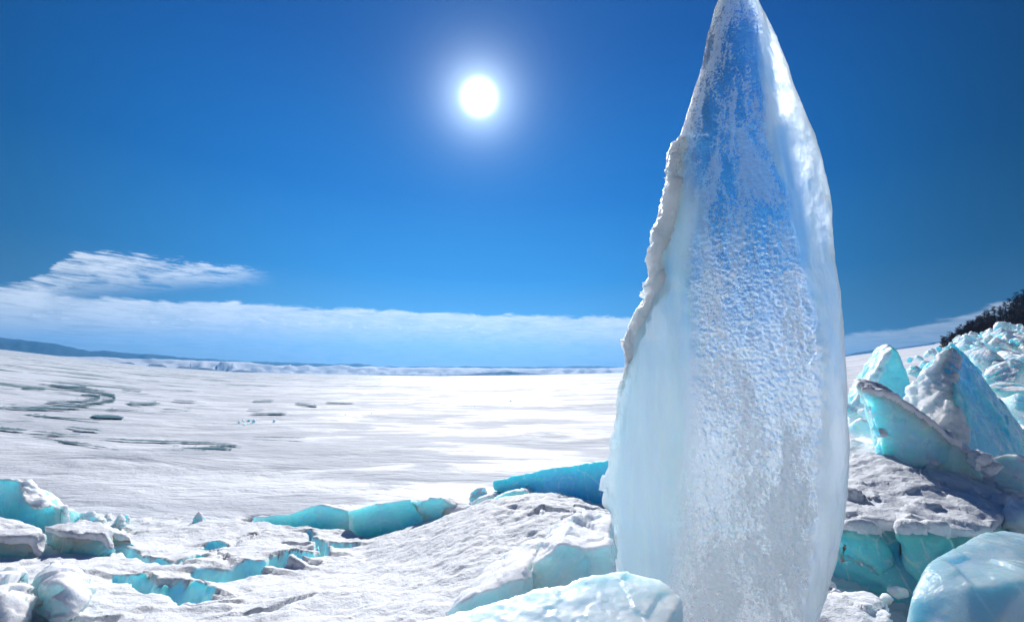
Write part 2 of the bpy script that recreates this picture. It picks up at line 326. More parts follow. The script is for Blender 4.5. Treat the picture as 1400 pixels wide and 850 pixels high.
# bare dark patches traced where the wind cleared the snow
def dark_patches():
    V = []; Fc = []; E = []
    def ribbon(pts, wpx):
        pts = np.array(pts, float); t = np.linspace(0, 1, 60); s = np.linspace(0, 1, len(pts)); cx = np.interp(t, s, pts[:, 0]); cy = np.interp(t, s, pts[:, 1])
        ker = np.hanning(9); ker /= ker.sum(); cy = np.convolve(np.pad(cy, 4, 'edge'), ker, 'valid'); cx = np.convolve(np.pad(cx, 4, 'edge'), ker, 'valid')
        b = len(V); K = 7
        for i in range(60):
            w = wpx*min(1, 6*t[i]+.02, 6*(1-t[i])+.02)*(.75+.5*rnd.random())
            for j in range(K):
                v = j/(K-1)*2-1; h = hit(cx[i], cy[i]+v*w*.9); V.append(h+[0, 0, .05]); E.append(1-abs(v) if 0 < i < 59 else 0)
        for i in range(59):
            for j in range(K-1): Fc.append([b+i*K+j, b+i*K+j+1, b+(i+1)*K+j+1, b+(i+1)*K+j])
    _rb = ribbon
    ribbon = lambda p_, w_: _rb(p_, w_*1.35)
    ribbon([(-60, 560), (0, 559), (60, 560), (110, 556), (140, 551), (160, 547), (152, 541), (130, 536), (90, 530), (45, 525)], 4.5)
    ribbon([(60, 551), (95, 552), (120, 549), (138, 545), (128, 541), (110, 541)], 4.5)
    ribbon([(-60, 533), (-10, 533), (24, 534)], 1.8); ribbon([(28, 532), (65, 533)], 2.)
    ribbon([(172, 553), (220, 553)], 3.); ribbon([(142, 561), (205, 563)], 1.8); ribbon([(124, 571), (170, 573)], 3.2); ribbon([(95, 529), (120, 530)], 2.)
    ribbon([(22, 568), (80, 573), (140, 577)], 1.8); ribbon([(-40, 584), (30, 592), (90, 597), (130, 600)], 2.4); ribbon([(26, 597), (70, 604), (110, 610), (165, 619)], 3.)
    ribbon([(130, 602), (200, 606), (260, 608), (350, 609)], 1.8); ribbon([(220, 618), (270, 615), (335, 614)], 4.); ribbon([(90, 586), (140, 592)], 1.5)
    ribbon([(338, 561), (362, 561)], 1.3); ribbon([(338, 567), (393, 567)], 1.6); ribbon([(345, 549), (375, 549)], 1.5); ribbon([(402, 552), (435, 556)], 2.2); ribbon([(165, 533), (195, 536)], 1.2)
    ribbon([(340, 600), (420, 601)], .9); ribbon([(220, 561), (265, 561)], 1.2); ribbon([(445, 551), (485, 552)], 1.3); ribbon([(235, 548), (270, 550)], 1.2)
    o = mesh_from('bare_ice', V, Fc, M['dark_ice']); setattr_(o, 'edge', E); tag(o, 'dark teal streaks of bare lake ice swept clear of snow', None, None, 'structure')
dark_patches()

# ------------------------------------------------------------------ near snow field
CT = [(340, 718, 4.6), (480, 738, 4.4), (510, 745, 4.2), (560, 730, 4.2), (600, 715, 4.2), (640, 697, 4.2), (680, 688, 4.1), (700, 683, 4.0), (760, 685, 3.95), (830, 697, 3.85),
      (200, 722, 4.5), (100, 738, 4.), (0, 760, 3.4), (-150, 760, 3.4), (100, 775, 3.), (200, 760, 3.6), (300, 765, 3.6), (400, 770, 3.6), (450, 790, 3.3), (600, 770, 3.2), (750, 740, 3.05),
      (200, 800, 2.95), (300, 810, 2.85), (0, 850, 2.25), (-200, 850, 2.25), (150, 850, 2.4), (300, 850, 2.4), (450, 850, 2.4), (560, 850, 2.35), (660, 800, 2.7), (780, 745, 2.8)]
cp = [P(*c) for c in CT]+[np.array(q, float) for q in [(-6, 4.9, -.02), (-8, 5.5, -.05), (-3.5, 4.9, .0), (-4.8, 4.8, .02), (0, .8, .3), (-3, .8, .3), (3, .8, .1), (.1, 2.0, .26), (.6, 1.9, .2), (1.1, 2., .2), (1.7, 2.4, .2), (3, 2.6, .1),
      (4.5, 3, .2), (2, 3.4, .25), (3.5, 4.2, .35), (5, 5, .35), (1.5, 3.8, .35), (3, 5.6, .25), (6, 6.2, .4), (-6, 2.5, .35)]]
cp = np.array(cp)
def _tps(r2): return np.where(r2 > 1e-9, .5*r2*np.log(np.maximum(r2, 1e-9)), 0)
_n = len(cp); _K = _tps(((cp[:, None, :2]-cp[None, :, :2])**2).sum(-1))+np.eye(_n)*.03; _Pm = np.hstack([np.ones((_n, 1)), cp[:, :2]])
_w = np.linalg.solve(np.block([[_K, _Pm], [_Pm.T, np.zeros((3, 3))]]), np.concatenate([cp[:, 2], np.zeros(3)]))
def base_z(x, y):
    x = np.atleast_1d(np.asarray(x, float)); y = np.atleast_1d(np.asarray(y, float)); o = np.zeros(x.size); xf, yf = x.ravel(), y.ravel()
    for k in range(0, x.size, 20000):
        q = np.stack([xf[k:k+20000], yf[k:k+20000]], 1); o[k:k+20000] = _tps(((q[:, None]-cp[None, :, :2])**2).sum(-1))@_w[:_n]+_w[_n]+q@_w[_n+1:]
    return o.reshape(x.shape)
def bh(px, py): return hit(px, py, lambda x, y: base_z(x, y), 7.)
# cracks: far wall faces us; (polyline in photo pixels, width m, depth m)
CR = [([(160, 754), (175, 757), (188, 763), (215, 766), (232, 775), (250, 769), (270, 763)], .055, .14),
      ([(160, 789), (183, 793), (205, 801), (232, 812), (262, 817), (275, 815)], .06, .16), ([(238, 806), (262, 812), (272, 813)], .09, .2),
      ([(182, 782), (195, 792), (230, 802), (285, 801)], .02, .05),
      ([(283, 748), (290, 745), (298, 748)], .07, .12), ([(300, 748), (318, 749), (330, 738), (352, 730)], .018, .05),
      ([(278, 786), (305, 788), (325, 786), (343, 780)], .1, .22), ([(290, 752), (303, 765), (316, 779)], .018, .06),
      ([(350, 777), (365, 776)], .05, .1), ([(378, 775), (392, 766), (415, 762), (440, 760), (444, 750), (460, 746), (480, 744)], .06, .2), ([(380, 774), (388, 769), (400, 766)], .09, .24),
      ([(425, 728), (427, 741), (433, 748)], .04, .12), ([(389, 744), (400, 745), (420, 746)], .03, .06), ([(322, 736), (340, 731), (362, 727)], .015, .04),
      ([(170, 719), (185, 727)], .02, .03), ([(345, 838), (365, 835), (400, 828), (425, 818)], .025, .07), ([(230, 816), (262, 823), (330, 822)], .012, .03),
      ([(735, 701), (745, 696), (765, 700), (790, 706)], .035, .06), ([(770, 692), (800, 697), (830, 700)], .02, .04), ([(60, 830), (95, 842), (150, 842)], .03, .05)]
def make_snow():
    st = .0155; xs = np.arange(-6.2, 5.6, st); ys = np.arange(1.0, 6.2, st); X, Y = np.meshgrid(xs, ys); x, y = X.ravel(), Y.ravel()
    z = base_z(x, y); pit = np.zeros_like(z); q = np.stack([x, y, 0*x], 1)
    wx = x+fbm(q*5, 3, 3)*.05; wy = y+fbm(q*5+9, 4, 3)*.05
    for line, w, dep in CR:
        L = np.array([bh(*p_)[:2] for p_ in line]); mn, mx = L.min(0)-.5, L.max(0)+.5
        s = np.where((x > mn[0]) & (x < mx[0]) & (y > mn[1]) & (y < mx[1]))[0]; a = np.stack([wx[s], wy[s]], 1); dm = np.full(len(s), 9.); ps = np.zeros(len(s))
        for p0, p1 in zip(L[:-1], L[1:]):
            v = p1-p0; t = np.clip(((a-p0)@v)/(v@v), 0, 1); r = a-p0-t[:, None]*v; d = np.hypot(r[:, 0], r[:, 1]); mk = d < dm; dm = np.where(mk, d, dm); ps = np.where(mk, r[:, 1], ps)
        k = 1-sm(w*.75, w*1.12, dm); w *= .7; dep *= .7; k = 1-sm(w*.55, w*1.25, dm); z[s] -= dep*k; pit[s] = np.maximum(pit[s], (1-sm(w*.9, w*1.5, dm)) if dep > .063 else k*.4)
        # the plate beyond the crack is lifted a little
        z[s] += .035*(dep/.15)*np.exp(-(dm/.22)**2)*(ps > 0)*(1-k)
    # crusty, lumpy surface
    z += fbm(q*1.3, 11, 4)*.035+fbm(q*6, 12, 4)*.012+(np.abs(fbm(q*[14, 22, 1], 13, 3)))*-.010
    right = sm(-1.6, .3, x); z += right*(np.abs(fbm(q*[7, 10, 1], 21, 4))*-.024+.008)
    F1, F2, c = worley(q*[1.6, 2.1, 1]+[.3, .2, .5], 31); z += (c-.5)*.028*sm(0, .1, F2-F1)*(1-right)
    rim = np.interp(x, _rx, _ry)+fbm(q*3, 41, 3)*.05; cut = (x > -2.75) & (x < 6)
    e = sm(0., .22, y-rim)*np.where(x > -2.75, 1, sm(-2.75-.6, -2.75, x)); z -= e*.75; z = np.where(x < -2.5, z-sm(5.0, 5.6, y)*.12, z)
    side = np.maximum(sm(5.2, 6.2, -x), sm(4.9, 5.6, x)); z -= side*.5
    V = np.stack([x, y, z], 1); n, k = X.shape; i = np.arange(n*k).reshape(n, k); f = np.stack([i[:-1, :-1], i[:-1, 1:], i[1:, 1:], i[1:, :-1]], -1).reshape(-1, 4)
    T = NT('near_snow'); pos = T.geo('Position'); a = T.attr('pit')
    s_ = snow_shader(T, pos, 1.); n2 = T.noise(pos, 12., 4)
    ic = T.pr(T.mixc(T.mr(n2, .35, .65), (.42, .80, .88), (.6, .9, .94)), .3, T.bump(n2, .4, .02), sss=1., rad=(.1, .5, .7), ssc=.15)
    o = mesh_from('snow_ground', V, f, T.end(T.mixs(T.mr(a, .3, .7), s_, ic))); setattr_(o, 'pit', pit)
    tag(o, 'crusty sunlit snow with blue cracks in the foreground', None, None, 'structure')
    return X, Y, z.reshape(n, k), xs, ys, st
make_snow()

# ------------------------------------------------------------------ chunks
def prism(pts, Yv, back, shrink=.9):
    pts = list(pts); f = np.array([P(p[0], p[1], p[2] if len(p) > 2 else Yv) for p in pts]); c = f.mean(0)
    b = c+(f-c)*shrink+np.array(back)
    bm = bmesh.new(); fv = [bm.verts.new(v) for v in f]; bv = [bm.verts.new(v) for v in b]; n = len(pts)
    fs = [bm.faces.new(fv), bm.faces.new(bv[::-1])]+[bm.faces.new([fv[(i+1) % n], fv[i], bv[i], bv[(i+1) % n]]) for i in range(n)]
    bmesh.ops.triangulate(bm, faces=bm.faces[:]); bmesh.ops.recalc_face_normals(bm, faces=bm.faces[:]); return bm
def hull(pts):
    bm = bmesh.new()
    for p in pts: bm.verts.new(P(*p) if not isinstance(p, np.ndarray) else p)
    r = bmesh.ops.convex_hull(bm, input=bm.verts[:]); bmesh.ops.delete(bm, geom=[g for g in r['geom_interior'] if isinstance(g, bmesh.types.BMVert)], context='VERTS')
    bmesh.ops.recalc_face_normals(bm, faces=bm.faces[:]); return bm
def solidify(bms, vox, smooth=2):
    me = bpy.data.meshes.new('tmp'); al = bmesh.new()
    for b in bms:
        t = bpy.data.meshes.new('t'); b.to_mesh(t); b.free(); al.from_mesh(t); bpy.data.meshes.remove(t)
    al.to_mesh(me); al.free(); o = bpy.data.objects.new('tmp', me); col.objects.link(o)
    md = o.modifiers.new('r', 'REMESH'); md.mode = 'VOXEL'; md.voxel_size = vox
    if smooth: ms = o.modifiers.new('s', 'SMOOTH'); ms.factor = .5; ms.iterations = smooth
    ev = o.evaluated_get(bpy.context.evaluated_depsgraph_get()); m2 = ev.to_mesh()
    nv = len(m2.vertices); V = np.empty(nv*3); m2.vertices.foreach_get('co', V); N = np.empty(nv*3); m2.vertex_normals.foreach_get('vector', N)
    F_ = [list(p.vertices) for p in m2.polygons]; ev.to_mesh_clear(); bpy.data.objects.remove(o); bpy.data.meshes.remove(me)
    return V.reshape(-1, 3), N.reshape(-1, 3), F_
def vnormals(V, Fq):
    Fa = np.array(Fq); n = np.cross(V[Fa[:, 2]]-V[Fa[:, 0]], V[Fa[:, 3]]-V[Fa[:, 1]]); N = np.zeros_like(V)
    for k in range(4): np.add.at(N, Fa[:, k], n)
    return N/(np.linalg.norm(N, axis=1, keepdims=True)+1e-12)
def chunk(name, bms, mat, label, cat, group=None, vox=.02, smooth=2, fac=.03, ffreq=4., nse=.01, nfreq=9., seed=1, cap=None, capmat=None, cut=None):
    V, N, Fq = solidify(bms, vox, smooth)
    sz = (V.max(0)-V.min(0)).max()
    if smooth < 4 and mat is not M.get('glazed') and mat is not M['snow'] and not name.startswith('snow'):       # fracture it: planes shave the corners, scoops bite conchoidal hollows
        g_ = np.random.default_rng(seed); V = V.copy()
        for _ in range(0 if (cap or mat in (M['wall'], M['deep'])) else 10):
            n_ = g_.normal(size=3); n_ /= np.linalg.norm(n_); q_ = V@n_; o_ = np.quantile(q_, g_.uniform(.965, .997)); V -= np.maximum(0, q_-o_)[:, None]*n_*.97
        for _ in range(0 if mat is M['deep'] else 16):
            k_ = g_.integers(len(V)); r_ = sz*g_.uniform(.05, .15); c_ = V[k_]+N[k_]*r_*g_.uniform(.72, .9); v_ = V-c_; l_ = np.linalg.norm(v_, axis=1)+1e-9; in_ = (l_ < r_) & ((v_*N).sum(1) < 0)
            V[in_] = c_+v_[in_]/l_[in_][:, None]*r_
        N = vnormals(V, Fq); fac *= .45; nse *= .7
    d = facets(V*ffreq, seed)*fac+facets(V*ffreq*2.7, seed+5)*fac*.35+fbm(V*nfreq, seed+2, 4)*nse
    V = V+N*d[:, None]
    org = np.array([V[:, 0].mean(), V[:, 1].mean(), V[:, 2].min()])
    o = mesh_from(name, V, Fq, mat, origin=org); tag(o, label, cat, group)
    if cap:                                                     # a layer of snow on what faces up
        thr, th = cap; N2 = vnormals(V, Fq)
        for _ in range(3):
            Fa = np.array(Fq); s = N2[Fa].mean(1); a = np.zeros_like(N2)
            for k in range(4): np.add.at(a, Fa[:, k], s)
            N2 = a/(np.linalg.norm(a, axis=1, keepdims=True)+1e-9)
        m_ = N2[:, 2]+fbm(V*6, seed+9, 3)*.22; w = sm(thr, thr+.18, m_); Fa = np.array(Fq)
        for _ in range(5):
            s = w[Fa].mean(1); a = np.zeros(len(w)); ct = np.zeros(len(w))
            for k in range(4): np.add.at(a, Fa[:, k], s); np.add.at(ct, Fa[:, k], 1)
            w = a/np.maximum(ct, 1)
        w = sm(.12, .8, w); w2 = w*(.8+.4*fbm(V*5, seed+4, 3)); keep = (w[Fa] > 0.001).all(1); ids, inv = np.unique(Fa[keep], return_inverse=True)
        Vc = V[ids]+N2[ids]*(w2[ids]*th*.7-.003)[:, None]+np.array([0, 0, 1])*(w2[ids]*th*.4)[:, None]; Vc = Vc+N2[ids]*(fbm(V[ids]*25, seed+8, 4)*.004*w[ids])[:, None]
        c = mesh_from('snow_cap', Vc, inv.reshape(-1, 4), capmat or M['snow'], parent=o, origin=org)
    return o

G1 = 'turquoise ice slabs edging the crack'
chunk('ice_slab', [prism([(336, 716), (345, 706), (395, 701), (425, 691), (440, 689), (472, 697), (480, 770), (400, 758)], 4.85, (.2, 1.1, -.27))], M['wall'],
      'low turquoise ice slab at the left end of the blue crack, tapering into the lake snow', 'ice slab', G1, .022, 1, .04, 1.6, .006, 9, 3)
chunk('ice_slab', [prism([(473, 698), (500, 689), (555, 682), (585, 681), (600, 700), (610, 760), (505, 785), (480, 770)], 4.72, (.2, 1.1, -.32))], M['wall'],
      'tall turquoise slab of the crack, its foot reaching lowest, left of the snowy break', 'ice slab', G1, .022, 1, .05, 1.7, .006, 9, 8)
chunk('ice_slab', [prism([(556, 684), (600, 681), (625, 690), (643, 705), (632, 740), (575, 750), (580, 705)], 4.55, (.25, .8, -.25))], M['blue'],
      'paler cracked ice slab leaning to the right in the middle of the crack', 'ice slab', G1, .02, 1, .03, 4, .01, 10, 12)
chunk('ice_slab', [prism([(673, 657, 4.7), (700, 650, 4.65), (740, 641, 4.5), (790, 634, 4.35), (832, 628, 4.2), (880, 620, 4.1), (885, 740, 4.05), (800, 735, 4.2), (745, 725, 4.4), (715, 690, 4.5), (673, 670, 4.65)], 4.4, (.3, 1.9, -.52))], M['deep'],
      'large deep turquoise ice slab just left of the tall ice shard', 'ice slab', G1, .024, 1, .035, 2.2, .014, 7, 5)
chunk('ice_block', [hull([(598, 690, 4.6), (612, 679, 4.7), (640, 684, 4.8), (660, 700, 4.5), (650, 720, 4.4), (610, 715, 4.5), (630, 690, 5.2)])], M['rubble'],
      'low snow-topped block between the pale and the deep turquoise slabs', 'ice block', None, .018, 2, .03, 5, .012, 12, 14)
chunk('ice_block', [hull([(642, 674, 4.8), (650, 668, 4.8), (664, 664, 4.8), (668, 676, 4.75), (655, 688, 4.7), (640, 688, 4.7), (655, 672, 5.1)])], M['blue'],
      'small dark-topped ice block perched behind the crack', 'ice block', None, .012, 1, .02, 7, .008, 14, 15)
chunk('ice_block', [prism([(640, 694), (650, 681), (676, 675), (698, 690), (705, 720), (650, 725)], 4.5, (.1, .45, -.05))], M['pale'],
      'pale translucent ice block left of the deep turquoise slab', 'ice block', None, .016, 1, .03, 5, .01, 12, 16)
chunk('ice_block', [prism([(672, 682), (690, 672), (716, 670), (742, 690), (752, 710), (690, 715)], 4.35, (.15, .5, -.05))], M['wall'],
      'mid-blue ice block at the foot of the deep turquoise slab', 'ice block', None, .016, 1, .03, 5, .01, 12, 18)

# left group
chunk('ice_block', [prism([(-40, 652), (8, 655), (25, 658), (42, 666), (60, 688), (82, 694), (86, 722), (70, 775), (-40, 775)], 4.25, (-.15, .4, -.14))], M['wall'],
      'big turquoise ice block with a white frosted crest at the left edge', 'ice block', None, .02, 1, .045, 3.2, .014, 8, 22)
bl = bpy.data.objects['ice_block.004'] if 'ice_block.004' in bpy.data.objects else None
cr = chunk('frost_crest', [hull([(30, 664, 4.2), (38, 655, 4.3), (48, 664, 4.3), (58, 680, 4.25), (69, 692, 4.2), (52, 696, 4.1), (36, 692, 4.1), (30, 676, 4.1), (50, 670, 4.6)]), hull([(52, 682, 4.15), (60, 675, 4.25), (70, 690, 4.15), (56, 697, 4.05), (62, 682, 4.4)])], M['snow_soft'], None, None, None, .012, 1, .04, 6, .02, 16, 23)
if bl: cr.parent = bl; cr.location = np.array(cr.location)-np.array(bl.location)
chunk('ice_chip', [hull([(80, 691, 4.3), (87, 687, 4.3), (94, 688, 4.3), (95, 716, 4.2), (84, 722, 4.2), (90, 700, 4.6)])], M['pale'], 'thin pale ice chip upright beside the big block at the left edge', 'ice chip', None, .009, 1, .015, 9, .006, 18, 24)
chunk('ice_block', [hull([(101, 716, 4.5), (112, 700, 4.6), (128, 699, 4.6), (139, 712, 4.5), (135, 730, 4.4), (102, 730, 4.4), (120, 702, 5)])], M['blue'], 'small round-shouldered blue block behind the snow-topped block', 'ice block', None, .011, 1, .03, 7, .008, 16, 25)
chunk('ice_block', [hull([(127, 714, 4.35), (136, 706, 4.4), (145, 711, 4.4), (148, 728, 4.3), (132, 732, 4.3), (138, 709, 4.6)])], M['wall'], 'tiny bright turquoise block right of the round-shouldered one', 'ice block', None, .009, 1, .02, 9, .006, 18, 26)
chunk('snow_lump', [hull([(142, 706, 4.6), (147, 701, 4.6), (154, 704, 4.6), (154, 712, 4.5), (142, 714, 4.5), (148, 704, 4.8)])], M['snow'], 'tiny snow lump between two small blue blocks on the lake edge', 'snow lump', None, .01, 1, .01, 9, .006, 18, 27)
chunk('ice_block', [hull([(156, 714, 4.6), (160, 705, 4.6), (167, 700, 4.65), (171, 708, 4.6), (170, 722, 4.5), (158, 722, 4.5), (165, 706, 4.9)])], M['blue'], 'small blue block with a dark cap, rightmost of the little ones by the lake edge', 'ice block', None, .009, 1, .02, 9, .006, 18, 28)
chunk('ice_chip', [hull([(169, 710, 4.7), (171, 702, 4.7), (176, 702, 4.7), (178, 710, 4.65), (176, 718, 4.6), (174, 704, 4.9)])], M['blue'], 'tiny blue ice chip touching the dark-capped block', 'ice chip', None, .008, 1, .01, 9, .005, 18, 29)
chunk('ice_chip', [hull([(261, 722, 4.75), (264, 708, 4.75), (272, 698, 4.8), (277, 702, 4.8), (284, 713, 4.8), (280, 722, 4.7), (273, 702, 5.05)])], M['wall'], 'lone pyramid-shaped blue ice chip standing on the open snow', 'ice chip', None, .009, 0, .008, 6, .004, 18, 30)
chunk('ice_slab', [hull([(-90, 735, 3.4), (25, 737, 3.4), (55, 735, 3.45), (62, 741, 3.5), (60, 770, 3.4), (-90, 780, 3.4), (-90, 698, 4.0), (0, 710, 4.0), (30, 720, 3.9), (58, 726, 3.75), (0, 760, 4.0)])], M['blue'],
      'snow-covered slab with a thin blue edge at the left border', 'ice slab', None, .016, 2, .02, 5, .008, 12, 31, cap=(.45, .03))
chunk('ice_block', [hull([(60, 722, 3.75), (95, 731, 3.5), (140, 734, 3.5), (150, 727, 3.6), (158, 760, 3.5), (140, 778, 3.45), (80, 765, 3.55), (62, 745, 3.7), (90, 717, 3.95), (120, 713, 4.0), (140, 718, 3.9), (152, 724, 3.8)]),
      hull([(148, 727, 3.72), (186, 741, 3.75), (155, 765, 3.65), (186, 760, 3.8), (165, 729, 4.0), (150, 724, 4.0)])], M['blue'],
      'wide translucent blue block with a crusty snow top, left of the snow plates', 'ice block', None, .016, 1, .035, 5, .01, 12, 33, cap=(.5, .028))
chunk('ice_boulder', [hull([(50, 812, 2.5), (52, 790, 2.6), (58, 776, 2.75), (75, 768, 2.85), (96, 771, 2.8), (118, 788, 2.65), (130, 806, 2.55), (124, 822, 2.4), (100, 850, 2.3), (70, 855, 2.3), (55, 835, 2.35), (85, 795, 2.38), (60, 805, 2.4)])], M['pale'],
      'rounded white ice boulder with a hollowed shaded front, bottom left', 'ice boulder', None, .012, 5, .03, 4, .008, 7, 35)
chunk('ice_boulder', [hull([(-90, 765, 2.7), (0, 781, 2.6), (30, 785, 2.5), (48, 797, 2.45), (53, 815, 2.38), (42, 845, 2.3), (10, 885, 2.15), (-90, 890, 2.1), (0, 815, 2.25), (-60, 800, 2.2)])], M['pale'],
      'lumpy frosted ice boulder cut by the bottom left corner', 'ice boulder', None, .012, 4, .04, 4, .012, 7, 37)
# centre front
def off(pts, dz): return [P(*p)+np.array([0, 0, dz]) for p in pts]
top = [(520, 862, 1.75), (620, 838, 1.82), (700, 813, 1.87), (760, 797, 1.9), (800, 790, 1.9), (830, 784, 1.9), (862, 779, 1.9), (905, 790, 1.86), (934, 816, 1.78), (925, 832, 1.7), (895, 880, 1.6), (870, 930, 1.5), (520, 930, 1.5)]
T_ = NT('glazed_ice')
def mat_glazed():
    T = T_; pos = T.geo('Position'); n1 = T.noise(pos, 8, 5, .6); n2 = T.noise(pos, 60, 4, .7); v = T.vor(pos, 170., 'F1', 'Color'); s = T.n('ShaderNodeSeparateColor'); T.set(s, 'Color', v)
    nrm = T.bump(T.math('ADD', T.math('MULTIPLY', n2, .4), T.math('MULTIPLY', s.outputs[0], .6)), .25, .005)
    a = T.pr((.70, .85, .91), T.mr(n1, .3, .7, .3, .5), nrm, sss=1., rad=(.4, .7, .9), ssc=.15, spec=.5)
    return T.end(T.mixs(.12, a, T.pr((.85, .95, .98), .2, nrm, trans=1.)))
M['smooth'] = mat_ice('smooth_blue_ice', (.58, .78, .86), (.2, .48, .66), .35, 1.4, .25, .3, .8)
M['glazed'] = mat_glazed()
_a, _b, _c = P(600, 843, 1.47), P(820, 787, 1.64), P(925, 835, 1.46); _n = np.cross(_b-_a, _c-_a)
def _Y(x, y): d = ray(x, y); d = d/d[1]; return float(((_a-EYE)@_n)/(d@_n))
top = [(x, y, _Y(x, y)) for x, y, _ in top[:10]]+[(895, 880, _Y(895, 880)), (870, 930, _Y(870, 930)), (520, 930, _Y(520, 930))]
chunk('ice_slab', [hull(off(top, 0)+off(top, -.035)+off(top[10:], -.16)+off([top[3], top[6], top[8], top[11]], -.5))], M['glazed'], 'glittering wet ice slab lying at the foot of the tall shard, bottom centre', 'ice slab', None, .0065, 5, .006, 5, .003, 16, 40)
chunk('ice_block', [prism([(600, 850), (612, 834), (650, 812), (690, 790), (712, 786), (724, 800), (722, 850), (640, 870)], 2.3, (.15, .5, .02))], M['pale'], 'shaded snowy ice block behind the glittering slab, on its left', 'ice block', None, .011, 3, .035, 4, .012, 9, 41)
chunk('ice_block', [prism([(712, 795), (725, 770), (745, 760), (765, 745), (800, 752), (832, 748), (846, 790), (830, 830), (740, 850), (715, 840)], 2.4, (.15, .5, .04))], M['pale'], 'rough frosted ice block with a greenish hollow, between snow slope and shard', 'ice block', None, .011, 3, .045, 4, .016, 9, 43)
chunk('ice_spur', [hull([(768, 752, 2.55), (776, 722, 2.65), (783, 738, 2.6), (800, 758, 2.5), (775, 770, 2.45), (785, 745, 2.85)])], M['rubble'], 'little pointed snowy ice spur in the snow left of the shard', 'ice spur', None, .009, 1, .02, 9, .012, 18, 44)

# ------------------------------------------------------------------ right group
r1 = chunk('ice_slab', [prism([(1160, 600), (1163, 556), (1180, 532), (1213, 480), (1220, 474), (1230, 482), (1238, 500), (1245, 522), (1238, 556), (1225, 590)], 6., (.45, .7, .2), .85)], M['blue'],
      'thick tilted ice slab with a white sunny flank, just right of the tall shard', 'ice slab', None, .024, 1, .05, 3, .02, 8, 50)
r2 = chunk('ice_boulder', [hull([(1300, 469, 4.9), (1316, 478, 4.95), (1285, 482, 4.8), (1262, 502, 4.8), (1236, 545, 4.8), (1222, 610, 4.8), (1306, 540, 4.35), (1285, 660, 4.1), (1430, 680, 4.6), (1425, 625, 5.0), (1385, 572, 5.2), (1345, 515, 5.1),
      (1330, 500, 5.8), (1300, 482, 5.6), (1400, 610, 6), (1240, 580, 5.6)])], M['deep'], 'largest deep blue ice boulder, peak white with frost, on the right', 'ice boulder', None, .022, 1, .07, 1.2, .012, 6, 52)
chunk('ice_slab', [prism([(1178, 532), (1200, 537), (1225, 546), (1265, 575), (1300, 603), (1338, 632), (1345, 665), (1250, 670), (1207, 660), (1203, 600), (1190, 562)], 3.95, (.2, .4, .1))], M['blue'],
      'leaning ice slab with a snowy ridge running down to the right, before the blue boulder', 'ice slab', None, .016, 1, .04, 4, .02, 10, 54, cap=(.35, .045))
chunk('ice_boulder', [hull([(1080, 640, 4.2), (1165, 616, 4.3), (1210, 613, 4.5), (1270, 621, 4.6), (1330, 641, 4.5), (1380, 667, 4.3), (1420, 690, 4.0), (1080, 700, 3.4), (1165, 712, 3.15), (1240, 724, 3.05), (1300, 726, 2.95), (1345, 732, 2.9),
      (1375, 712, 3.1), (1080, 790, 3.5), (1140, 800, 3.4), (1200, 850, 3.1), (1240, 860, 3.0), (1300, 830, 3.0), (1420, 800, 3.2), (1380, 700, 3.3)]), hull([(1130, 722, 3.1), (1165, 715, 3.0), (1198, 724, 3.0), (1222, 768, 3.0), (1195, 785, 2.98), (1150, 775, 2.96), (1125, 750, 3.1), (1180, 740, 3.6)]), hull([(1232, 722, 2.95), (1290, 722, 2.82), (1306, 752, 2.82), (1262, 800, 2.85), (1236, 775, 2.95), (1270, 750, 3.5)])], M['deep'],
      'huge boulder with a thick snow blanket above a turquoise face, right of the shard', 'ice boulder', None, .018, 2, .12, 1.7, .012, 5, 56, cap=(.5, .045))
chunk('ice_boulder', [hull([(1228, 900, 2.2), (1243, 818, 2.25), (1262, 776, 2.35), (1300, 746, 2.5), (1345, 725, 2.7), (1375, 722, 2.75), (1430, 730, 2.7), (1500, 760, 2.6), (1500, 900, 2.2), (1330, 900, 2.0), (1325, 800, 2.15), (1410, 790, 2.1), (1300, 790, 2.9), (1400, 770, 3.0)])], M['smooth'],
      'smooth rounded translucent boulder in the bottom right corner', 'ice boulder', None, .014, 12, .015, 2.5, .006, 4, 58)
chunk('snow_lump', [hull([(1085, 880, 2.35), (1120, 818, 2.6), (1140, 808, 2.75), (1180, 808, 2.75), (1205, 815, 2.65), (1220, 838, 2.45), (1218, 900, 2.25), (1090, 910, 2.2), (1150, 830, 3.05)])], M['snow'],
      'smooth snow hump at the right foot of the shard', 'snow lump', None, .014, 3, .015, 5, .012, 9, 60)
chunk('snow_lump', [hull([(1118, 806, 2.8), (1130, 792, 2.85), (1140, 797, 2.85), (1150, 810, 2.8), (1150, 830, 2.7), (1118, 830, 2.7), (1135, 800, 3.05)])], M['snow'], 'small grey snow knob behind the hump at the shard\'s right foot', 'snow lump', None, .011, 2, .02, 9, .01, 16, 61)
